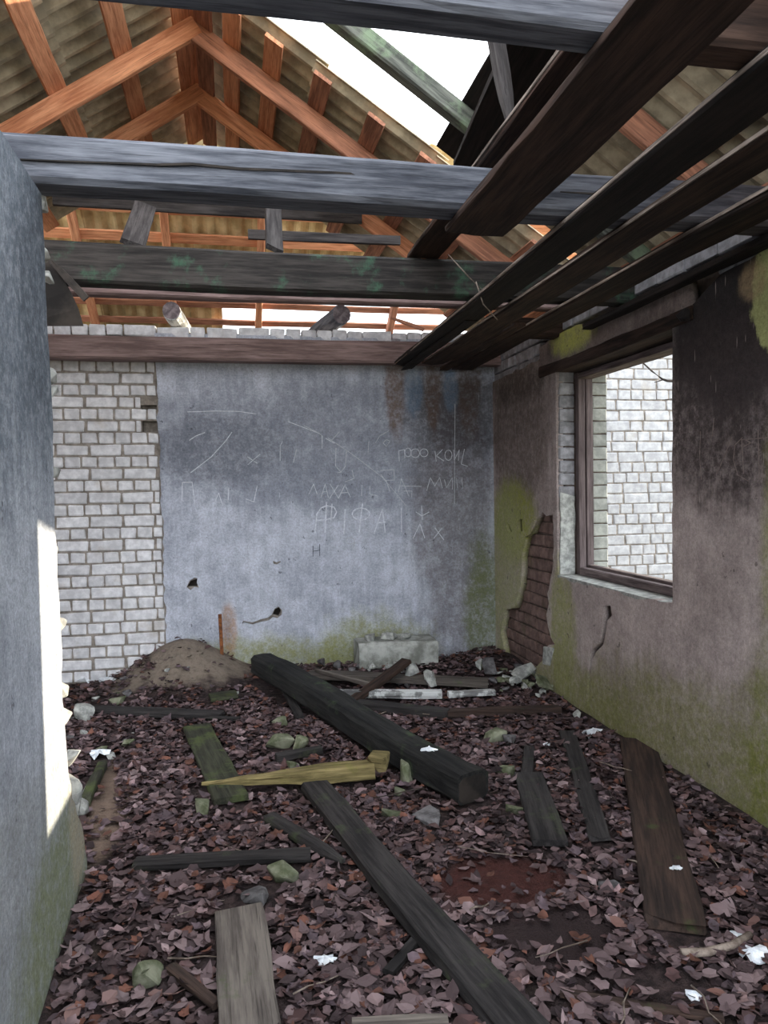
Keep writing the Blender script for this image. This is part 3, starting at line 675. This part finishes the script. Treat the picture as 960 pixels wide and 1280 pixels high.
# long split in beam 2 and a smaller one, as dark slivers let into the front face
def split(pts, y, w, parent, name='split'):
    vs = []; fs = []; q = [hit(px, py, 1, y) for px, py in pts]
    for i, p in enumerate(q):
        t = w*(.35+.65*math.sin(math.pi*(i+.3)/(len(q)-.4))); vs += [p+Vector((0, -.002, t)), p+Vector((0, -.002, -t)), p+Vector((0, .02, 0))]
    for i in range(len(q)-1):
        k = i*3; fs += [(k, k+3, k+4, k+1), (k, k+2, k+5, k+3), (k+1, k+4, k+5, k+2)]
    o = link(name, mesh(name, vs, fs), None, M['felt']); o.parent = parent; o.matrix_parent_inverse = parent.matrix_world.inverted(); o['label'] = 'dark lengthwise crack'
    return o
bpy.context.view_layer.update()
split([(25, 199), (90, 202), (150, 204), (200, 206), (240, 205), (300, 211), (350, 213), (420, 216), (480, 220), (540, 226), (600, 231), (680, 238)], 2.727, .0045, b2)
split([(700, 240), (760, 243), (800, 247)], 2.727, .004, b2)
# ================================================================== CEILING PLANKS
def cplank(x0, x1, y0, y1, z, th, mat, label, dx=0.0, dz0=0.0, dz1=0.0, edge=False, **k):
    xc = (x0+x1)/2; k.setdefault('rough', .007)
    o = timber('ceiling_plank', (xc, y0, z-th/2+dz0), (xc+dx, y1, z-th/2+dz1), x1-x0, th, M[mat], seg=20, **k)
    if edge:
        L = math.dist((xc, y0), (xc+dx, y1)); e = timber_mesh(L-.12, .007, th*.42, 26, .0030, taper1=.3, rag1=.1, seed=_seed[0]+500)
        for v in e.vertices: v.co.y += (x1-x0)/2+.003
        ch = link('pale_edge', e, o, M['paleedge']); ch['label'] = 'pale weathered edge with skylight painted into its colour'
    return tag(o, label, 'plank', 'ceiling planks nailed along the right side')
cplank(.866, 1.115, -.6, 2.93, 2.605, .028, 'plank', 'widest dark ceiling plank, crossing under the two nearest beams', rag1=.05)
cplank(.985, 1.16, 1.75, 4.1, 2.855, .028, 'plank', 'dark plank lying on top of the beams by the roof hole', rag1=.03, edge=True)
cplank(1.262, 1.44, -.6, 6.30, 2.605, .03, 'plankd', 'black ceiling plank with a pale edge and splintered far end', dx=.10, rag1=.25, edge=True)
cplank(1.575, 1.755, -.6, 6.1, 2.605, .03, 'plank', 'brown ceiling plank with pale weathered edge painted as skylit, third from the roof hole', rag1=.2, edge=True)
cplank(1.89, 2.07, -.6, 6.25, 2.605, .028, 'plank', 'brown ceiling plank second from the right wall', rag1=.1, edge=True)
cplank(2.235, 2.318, -.6, 4.5, 2.600, .035, 'plankd', 'dark ceiling plank running along the right wall top', rag1=.06)
cplank(1.42, 1.50, 4.4, 6.2, 2.59, .02, 'plankd', 'narrow splinter of black plank hanging near the rear wall', dz1=-.02, rag1=.3)
cplank(1.78, 1.86, 4.5, 6.28, 2.59, .02, 'plank', 'narrow broken brown plank strip near the rear right corner', rag1=.3)
cplank(1.20, 1.46, -.6, 1.95, 2.84, .03, 'plank', 'brown board lying on top of the nearest beam', rag1=.03)
# dry roots hanging from the planks
for i, pts in enumerate([[(560, 318, 3.95), (586, 346, 3.9), (602, 362, 3.9), (615, 363, 3.9)], [(595, 352, 3.85), (604, 380, 3.85), (622, 400, 3.85)], [(640, 348, 4.2), (660, 365, 4.2), (690, 376, 4.2)], [(596, 400, 5.0), (618, 378, 5.0), (650, 352, 4.9)], [(610, 425, 5.2), (612, 395, 5.2), (606, 372, 5.2)]]):
    tag(tube('dry_root', [P(*p) for p in pts], .0035, M['twig'], sides=5), 'thin dry root hanging from the broken ceiling planks', 'root', 'dry roots under the ceiling')

# ================================================================== FLOOR DEBRIS
def G(px, py, dz=0.0):
    p = hit(px, py, 2, 0.0)
    for _ in range(4): p = hit(px, py, 2, floor_z(p.x, p.y)+dz)
    return p
FOOT = []          # footprints of boards, so leaves lie around them
def fboard(name, a, b, w, h, mat, label, cat='plank', dz=None, dz1=None, up=(0, 0, 1), **k):
    d0 = h/2+.012 if dz is None else dz; d1 = d0 if dz1 is None else dz1
    pa, pb = G(*a, d0), G(*b, d1); FOOT.append((pa, pb, w/2))
    k.setdefault('rough', .006)
    return tag(timber(name, pa, pb, w, h, M[mat], None, up, **k), label, cat)
fboard('squared_log', (328, 830), (590, 985), .19, .15, 'log', 'thick dark squared log lying diagonally across the middle of the floor', 'log', dz=.16, dz1=.085, round_=.16, rough=.012, seg=18)
lgo = bpy.data.objects['squared_log']; Ll = max(v.co.x for v in lgo.data.vertices)
ce = link('cut_face', timber_mesh(.012, .165, .13, 1, .003, round_=.2, seed=8), lgo, M['felt']); ce.location.x = Ll-.008; ce['label'] = 'black rotten end face'
fboard('long_plank', (392, 982), (690, 1330), .135, .05, 'floorwood', 'long dark plank running from the log down to the bottom edge', seg=22)
fboard('floor_board', (797, 926), (846, 1160), .20, .03, 'floorred', 'wide rusty-brown board lying beside the right wall', seg=14, rag1=.06)
fboard('floor_board', (660, 968), (688, 1055), .15, .03, 'floorwood', 'short black board lying right of the log end', rag0=.05)
fboard('floor_board', (662, 935), (657, 985), .06, .02, 'floorwood', 'thin black lath just behind the short black board')
fboard('floor_board', (708, 915), (752, 1052), .095, .02, 'floorwood', 'narrow dark board lying between the short black and wide rusty boards', rag1=.05)
fboard('mossy_board', (246, 908), (290, 1000), .17, .03, 'floorgreen', 'flat mossy green board lying left of the log', seg=10, rag0=.03)
fboard('floor_board', (112, 886), (278, 893), .09, .03, 'floorwood', 'thin grey board lying crosswise in front of the dirt mound', dz=.04)
fboard('floor_board', (150, 893), (300, 898), .04, .02, 'floorwood', 'dark lath just in front of the thin grey board')
fboard('split_timber', (252, 979), (468, 960), .11, .075, 'yellow', 'split yellowish timber tapering to a point at its left', 'timber', dz=.05, dz1=.09, taper0=.08, tl=.7, seg=18, rough=.010)
fboard('floor_board', (168, 1080), (388, 1070), .075, .03, 'floorwood', 'narrow dark board lying crosswise left of the long plank')
fboard('floor_board', (298, 1135), (316, 1330), .175, .03, 'floorgrey', 'wide grey board at the bottom edge of the picture', seg=10, rag0=.04)
fboard('stick', (216, 1208), (272, 1256), .035, .025, 'floorred', 'reddish-brown stick left of the wide grey board', 'stick')
fboard('stick', (336, 1022), (428, 1078), .06, .04, 'floorwood', 'dark broken piece of wood above the round green stone', 'stick', taper1=.4)
fboard('stick', (345, 948), (402, 938), .05, .04, 'floorwood', 'short dark stick left of the squared log', 'stick')
fboard('stick', (350, 850), (376, 898), .05, .03, 'floorwood', 'dark lath leaning along the left side of the squared log', 'stick')
fboard('stick', (486, 1215), (530, 1165), .035, .02, 'floorwood', 'dark rotten stick left of the long plank near the bottom', 'stick')
fboard('stick', (440, 1282), (560, 1276), .03, .02, 'floorgrey', 'grey stick at the very bottom edge', 'stick')
fboard('back_plank', (385, 843), (610, 852), .16, .04, 'floorgrey', 'grey plank lying along the foot of the rear wall', dz=.05)
fboard('painted_plank', (400, 868), (552, 868), .07, .05, 'whitewood', 'longer white-painted plank lying parallel to the rear wall', dz=.06)
fboard('painted_plank', (560, 868), (618, 864), .06, .04, 'whitewood', 'shorter white-painted plank beside the corner rubble', dz=.06)
fboard('back_plank', (446, 880), (560, 892), .12, .05, 'floorwood', 'dark plank just in front of the white-painted plank', dz=.04)
fboard('back_plank', (555, 893), (700, 886), .07, .05, 'floorred', 'brown timber lying toward the right wall', dz=.03)
fboard('leaning_plank', (440, 876), (508, 826), .08, .04, 'plank', 'dark plank propped crosswise over the white-painted plank', dz=.05, dz1=.18)
fboard('back_plank', (395, 838), (470, 858), .03, .03, 'floorgrey', 'thin pale lath behind the squared log', dz=.09)
fboard('mossy_board', (262, 872), (296, 868), .16, .025, 'floorgreen', 'small mossy board lying at the foot of the dirt mound')
fboard('mossy_board', (106, 1000), (128, 955), .05, .05, 'floorgreen', 'narrow mossy timber lying by the broken end of the left wall', 'timber')
fboard('floor_board', (905, 1275), (700, 1240), .03, .015, 'floorred', 'thin reddish lath at the bottom right', 'plank')
o = G(472, 950, .13); wbk = hull('wood_block', (.16, .10, .10), M['yellow'], 3, 20); wbk.location = o; wbk.rotation_euler = (.2, .1, -.5); tag(wbk, 'yellowish sawn wood block lying on the squared log', 'wood block')
tag(tube('fallen_branch', [G(852, 1192, .02), G(885, 1190, .025), G(915, 1182, .03), G(938, 1168, .03)], .016, M['twig'], sides=7, taper=.7), 'curved dry branch at the lower right', 'branch')
tw = random.Random(77)
for i in range(26):
    px = tw.uniform(150, 930); py = tw.uniform(880, 1262); a = G(px, py, .03); d = tw.uniform(0, 6.28); L = tw.uniform(.10, .30)
    if a.x < XL+.35 or a.x > XR-.35: continue
    pts = [a+Vector((math.cos(d+tw.uniform(-.15, .15)), math.sin(d), 0))*(L*k/4)+Vector((0, 0, tw.uniform(-.004, .010))) for k in range(5)]
    tag(tube('twig', pts, tw.uniform(.002, .0045), M['twig' if i % 3 else 'twigdark'], sides=5, taper=.5), 'thin dry twig lying loose on the leaf litter', 'twig', 'twigs in the leaf litter')
# rusty rod in the mound
rp = hit(278, 832, 1, 6.25); tag(timber('rusty_rod', (rp.x, 6.26, .12), (rp.x-.01, 6.27, hit(278, 768, 1, 6.26).z), .028, .028, M['rust'], up=(0, 1, 0), rough=.002), 'rusty steel rod standing upright against the rear wall', 'rod')
# concrete block with stones
cp = hit(500, 826, 1, 6.12)
cb = link('concrete_block', timber_mesh(.68, .30, .22, 8, .014, round_=.1, seed=4), None, M['concrete']); cb.location = (cp.x-.36, 6.20, .15); tag(cb, 'low crumbling concrete block at the foot of the rear wall', 'concrete block')
def stone(px, py, size, mat, label, seed, dz=0.0, name='stone', cat='stone', group=None, rot=None):
    p = G(px, py, size[2]*.3+dz); s = hull(name, size, M[mat], seed); s.location = p
    s.rotation_euler = rot or (R.uniform(-.2, .2), R.uniform(-.2, .2), R.uniform(0, 6)); FOOT.append((p, p+Vector((.01, 0, 0)), max(size[:2])*.45)); return tag(s, label, cat, group)
for i, (px, l, z) in enumerate(((464, .14, .28), (486, .15, .29), (505, .13, .28))):
    s = hull('stone', (l, .14, .07), M['rubble'], 80+i); c = hit(px, 800, 1, 6.2); s.location = (c.x, 6.20, z); s.rotation_euler = (0, 0, i); tag(s, ['left', 'middle', 'right'][i]+' one of three broken stones lying on the concrete block', 'stone', 'stones on the concrete block')
stone(357, 1092, (.13, .12, .09), 'rubblegreen', 'rounded green mossy stone left of the long plank', 11)
stone(185, 1212, (.12, .12, .11), 'rubblegreen', 'grey-green broken brick chunk at the lower left', 12)
stone(508, 968, (.10, .09, .15), 'rubblegreen', 'upright pale green stone at the near side of the squared log', 13)
stone(500, 990, (.07, .06, .06), 'rubblegreen', 'small pale stone at the foot of the upright green stone', 14)
stone(613, 921, (.19, .13, .11), 'rubblegreen', 'green mossy brick lying beyond the log end', 15, name='brick_chunk', cat='brick', rot=(0, 0, .2))
stone(638, 926, (.10, .10, .08), 'rubbledark', 'dark stone touching the green mossy brick', 16)
stone(350, 928, (.18, .15, .10), 'rubblegreen', 'mossy stone left of the squared log, larger of two', 17)
stone(372, 932, (.13, .12, .10), 'rubblegreen', 'mossy stone left of the squared log, right one of two', 18)
stone(350, 902, (.13, .11, .07), 'rubblegreen', 'pale mossy stone above the pair of mossy stones', 19)
stone(365, 957, (.10, .09, .06), 'rubblegreen', 'small mossy stone behind the split timber', 20)
stone(252, 1012, (.08, .08, .10), 'rubblegreen', 'small upright green stone below the mossy board', 21)
stone(104, 892, (.14, .14, .13), 'rubble', 'grey stone beside the broken end of the left wall', 22)
stone(147, 875, (.12, .12, .08), 'rubblegreen', 'flat mossy stone left of the dirt mound', 23)
stone(632, 962, (.10, .10, .05), 'rubblegreen', 'small pale green stone right of the log end', 24)
stone(642, 1012, (.11, .09, .05), 'rubblegreen', 'flat greenish stone left of the short black board', 25)
stone(490, 1018, (.10, .10, .04), 'rubblegreen', 'flat pale stone right of the long plank', 26)
stone(540, 1022, (.17, .15, .04), 'rubbledark', 'flat dark slab half buried right of the long plank', 27)
stone(762, 1105, (.10, .09, .06), 'rubbledark', 'dark bluish stone left of the wide rusty board', 28)
stone(721, 893, (.08, .07, .06), 'rubble', 'small white stone at the foot of the right wall', 29)
stone(318, 1118, (.17, .10, .05), 'rubbledark', 'grey slab at the upper end of the wide grey board', 30)
stone(680, 853, (.20, .17, .05), 'rubblegreen', 'large tilted pale slab leaning in the far right corner heap', 31, .06, rot=(.5, .5, .3))
stone(655, 838, (.26, .16, .05), 'rubble', 'pale flat slab on top of the far right corner heap', 32, .06, rot=(.3, -.3, .5))
stone(602, 830, (.10, .08, .10), 'rubble', 'bright white angular stone in front of the rear wall corner', 33, .03)
stone(612, 835, (.08, .12, .18), 'rubbledark', 'dark upright shard beside the bright white stone', 34, .04)
stone(538, 848, (.13, .10, .16), 'rubble', 'upright pale stone behind the white-painted planks', 35, .04)
stone(513, 838, (.13, .12, .10), 'rubble', 'pale stone in front of the concrete block', 36, .08)
stone(402, 828, (.09, .08, .09), 'rubbledark', 'small grey stone left of the concrete block', 37, .03)
stone(422, 830, (.09, .08, .08), 'rubbledark', 'small grey stone next to the concrete block, left side', 38, .03)
stone(275, 802, (.09, .08, .07), 'rubble', 'pale stone on top of the dirt mound beside the rod', 39, .0)
for i in range(46):
    px = R.gauss(648, 26); py = R.gauss(848, 12); s = R.uniform(.03, .08)
    if py < 832 or px > 690: continue
    stone(px, py, (s*1.3, s, s*.7), R.choice(['rubble', 'rubble', 'rubblegreen', 'rubbledark']), 'small broken plaster lump in the far right corner heap', 200+i, R.uniform(0, .04), 'rubble_piece', 'rubble', 'rubble in the far right corner')
for i in range(26):
    px = R.uniform(440, 520); py = R.uniform(830, 858); s = R.uniform(.03, .09)
    stone(px, py, (s*1.3, s, s*.7), R.choice(['rubble', 'rubbledark']), 'small broken lump lying in front of the concrete block', 300+i, .02, 'rubble_piece', 'rubble', 'rubble before the concrete block')
for i in range(22):
    px = R.uniform(80, 180); py = R.uniform(846, 945); s = R.uniform(.025, .07)
    stone(px, py, (s*1.3, s, s*.6), R.choice(['rubble', 'rubblegreen', 'rubbledark']), 'small broken lump on the floor left of the dirt mound', 400+i, 0, 'rubble_piece', 'rubble', 'rubble left of the mound')
for i in range(30):
    px = R.uniform(190, 300); py = R.uniform(818, 868); s = R.uniform(.02, .045)
    stone(px, py, (s*1.3, s, s*.6), R.choice(['rubble', 'rubbledark']), 'small pebble of rubble on the dirt mound', 500+i, 0, 'rubble_piece', 'rubble', 'pebbles on the mound')
def litter(px, py, s, label, seed, dz=.02, flat=.3):
    r = random.Random(seed); n = 7; vs = [(0, 0, s*.2)]
    for k in range(2*n):
        a = math.pi*k/n; q = s*r.uniform(.35, .6); vs.append((q*math.cos(a), q*.7*math.sin(a), s*flat*r.uniform(-.4, .6)))
    fs = [(0, 1+k, 1+(k+1) % (2*n)) for k in range(2*n)]; k0 = len(vs)
    vs += [(v[0], v[1], v[2]-.004) for v in vs]; fs += [(k0, k0+1+(k+1) % (2*n), k0+1+k) for k in range(2*n)]
    fs += [(1+k, k0+1+k, k0+1+(k+1) % (2*n), 1+(k+1) % (2*n)) for k in range(2*n)]
    o = link('paper_scrap', mesh('paper_scrap', vs, fs), None, M['paper']); o.location = G(px, py, dz); o.rotation_euler = (0, 0, r.uniform(-.6, .6)); return tag(o, label, 'litter')
litter(742, 916, .15, 'crumpled white paper near the right wall', 1)
litter(406, 1200, .07, 'small white scrap lying left of the long plank', 2)
litter(684, 930, .05, 'tiny white scrap beyond the short black board', 3)
litter(536, 938, .10, 'white scrap lying against the squared log', 4, .17)
litter(940, 1192, .10, 'shiny white foil scrap at the right edge', 5)
litter(918, 1168, .045, 'tiny white scrap behind the foil at the right edge', 6)
litter(868, 1243, .06, 'small pale scrap near the bottom right', 7)
litter(125, 943, .16, 'pale flat scrap by the broken wall end', 8)
litter(845, 1085, .05, 'pale scrap lying on the wide rusty board', 9, .05)
litter(105, 850, .14, 'pale broken flake below the bare brick strip', 10)
litter(136, 850, .14, 'pale pinkish flake right of the first one below the brick strip', 11)
# twigs outside the window
tr = empty('bare_tree', (5.05, 5.75, -.3)); tag(tr, 'bare tree outside the window, one dark branch reaching into view', 'tree')
inv = Matrix.Translation((-5.05, -5.75, .3))
for nm, pts, rad, tp in (('trunk', [(5.05, 5.75, -.3), (5.03, 5.76, 1.2), (5.08, 5.74, 2.6), (5.0, 5.7, 4.2)], .075, .5),
        ('branch', [(5.05, 5.75, 2.35), hit(870, 478, 1, 5.9), hit(834, 476, 1, 5.9), hit(828, 474, 1, 5.9), hit(815, 464, 1, 5.95), hit(802, 452, 1, 6.0), hit(790, 440, 1, 6.05)], .014, .4),
        ('twig', [hit(828, 475, 1, 5.9), hit(818, 478, 1, 5.9)], .007, .4),
        ('branch', [(5.04, 5.75, 2.2), hit(870, 497, 1, 5.9), hit(838, 499, 1, 5.9), hit(828, 500, 1, 5.9)], .009, .35)):
    o = tube(nm, pts, rad, M['twigdark'], tr, taper=tp); o.matrix_parent_inverse = inv

# ================================================================== DEAD LEAVES
NLV = [((0, 0), (.25, .30), (.55, .42), (.85, .22), (1.1, 0), (.85, -.24), (.52, -.40), (.22, -.28)),
       ((0, 0), (.15, .40), (.40, .36), (.60, .50), (.78, .20), (1.1, .04), (.74, -.24), (.58, -.48), (.36, -.34), (.12, -.36)),
       ((0, 0), (.30, .22), (.62, .30), (.9, .14), (1.15, -.03), (.86, -.20), (.56, -.28), (.28, -.18))]
def leaf_geo(r, s):
    sh = r.choice(NLV); curl = r.uniform(-.5, .9); tw = r.uniform(-.3, .3); fold = r.uniform(.0, .45)
    pts = [(.5, 0.0)]+list(sh); out = []
    for (u, v) in pts:
        z = curl*(u-.5)**2 + fold*abs(v)*.7 + tw*(u-.5)*v*2 + r.uniform(-.04, .04)
        out.append(((u-.5)*s, v*s, z*s))
    n = len(sh)
    return out, [(0, 1+k, 1+(k+1) % n) for k in range(n)]
def bare(x, y):
    q = proj((x, y, 0))[:2]
    for (cx, cy, rx, ry) in ((630, 1105, 85, 34), (690, 1180, 78, 36), (128, 1010, 20, 80), (250, 838, 75, 34), (840, 1235, 70, 18)):
        if ((q[0]-cx)/rx)**2+((q[1]-cy)/ry)**2 < 1: return True
    return False
def on_board(p):
    for a, b, w in FOOT:
        d = (b-a).to_2d(); t = max(0, min(1, (p-a).to_2d().dot(d)/max(d.length_squared, 1e-6)))
        if ((p-a).to_2d()-d*t).length < w+.012: return True
    return False
PAL = [(74, 60, 62), (90, 74, 76), (106, 88, 90), (122, 102, 104), (84, 66, 66), (60, 48, 50), (96, 76, 76), (134, 116, 118), (96, 82, 88), (104, 70, 60), (50, 40, 42), (84, 70, 74), (78, 58, 58)]
cand = []
rr = random.Random(21)
while len(cand) < 30000:
    x = rr.uniform(-2.3, 2.27); y = rr.uniform(1.2, 6.36)
    if x < XL+.02 and y < 3.25: continue
    if y > 5.6 and rr.random() < .55: continue
    if bare(x, y) and rr.random() < .88: continue
    p = Vector((x, y, 0))
    if on_board(p) and rr.random() < .96: continue
    cand.append((x, y))
big = []; vs = []; fs = []; cols = []
for (x, y) in cand:
    s = min(.105, max(.018, rr.gauss(.042, .015))); z = floor_z(x, y)+rr.uniform(.004, .028)
    q = proj((x, y, z)); inside = 8 < q[0] < 952 and 700 < q[1] < 1272
    rot = Matrix.Rotation(rr.uniform(0, 6.28), 3, 'Z') @ Matrix.Rotation(rr.gauss(0, .24), 3, 'X') @ Matrix.Rotation(rr.gauss(0, .24), 3, 'Y')
    pts, tri = leaf_geo(rr, s)
    if inside: big.append((s/q[2], x, y, z, rot, s))
    c = rr.choice(PAL); kk = rr.uniform(.80, 1.15); c = [v*kk for v in c]
    cols.append((len(vs), len(pts), c, (x, y, z)))
    k = len(vs)
    for v in pts: w = rot @ Vector(v); vs.append((x+w.x, y+w.y, z+w.z))
    fs += [tuple(k+i for i in t) for t in tri]
big.sort(key=lambda b: -b[0]); top = big[:300]; topset = {(b[1], b[2]) for b in top}
drop = set()
for (k, n, c, p) in cols:
    if (p[0], p[1]) in topset: drop.update(range(k, k+n))
fs = [f for f in fs if f[0] not in drop]
me = mesh('leaf_litter', vs, fs); ca = me.color_attributes.new('leafcol', 'FLOAT_COLOR', 'POINT')
arr = np.ones((len(vs), 4), np.float32)
for (k, n, c, p) in cols:
    for q in range(n):
        kk = rr.uniform(.78, 1.12); arr[k+q] = lin([v*kk for v in c])
ca.data.foreach_set('color', arr.ravel())
tag(link('leaf_litter', me, None, M['leaf']), 'layer of mauve-brown dead leaves covering the dirt floor', 'leaves', kind='stuff')
LM = []
for i in range(10):
    pts, tri = leaf_geo(random.Random(900+i), 1.0); lm = mesh('dead_leaf', pts, tri); lm.materials.append(M['leaf1']); LM.append(lm)
for i, (_, x, y, z, rot, s) in enumerate(top):
    o = bpy.data.objects.new('dead_leaf', LM[i % 10]); COL.objects.link(o)
    m4 = rot.to_4x4(); o.matrix_world = Matrix.Translation((x, y, z+.006)) @ m4 @ Matrix.Scale(s, 4)
    tag(o, 'curled brown dead leaf lying loose in the foreground litter', 'leaf', 'large dead leaves in the foreground')
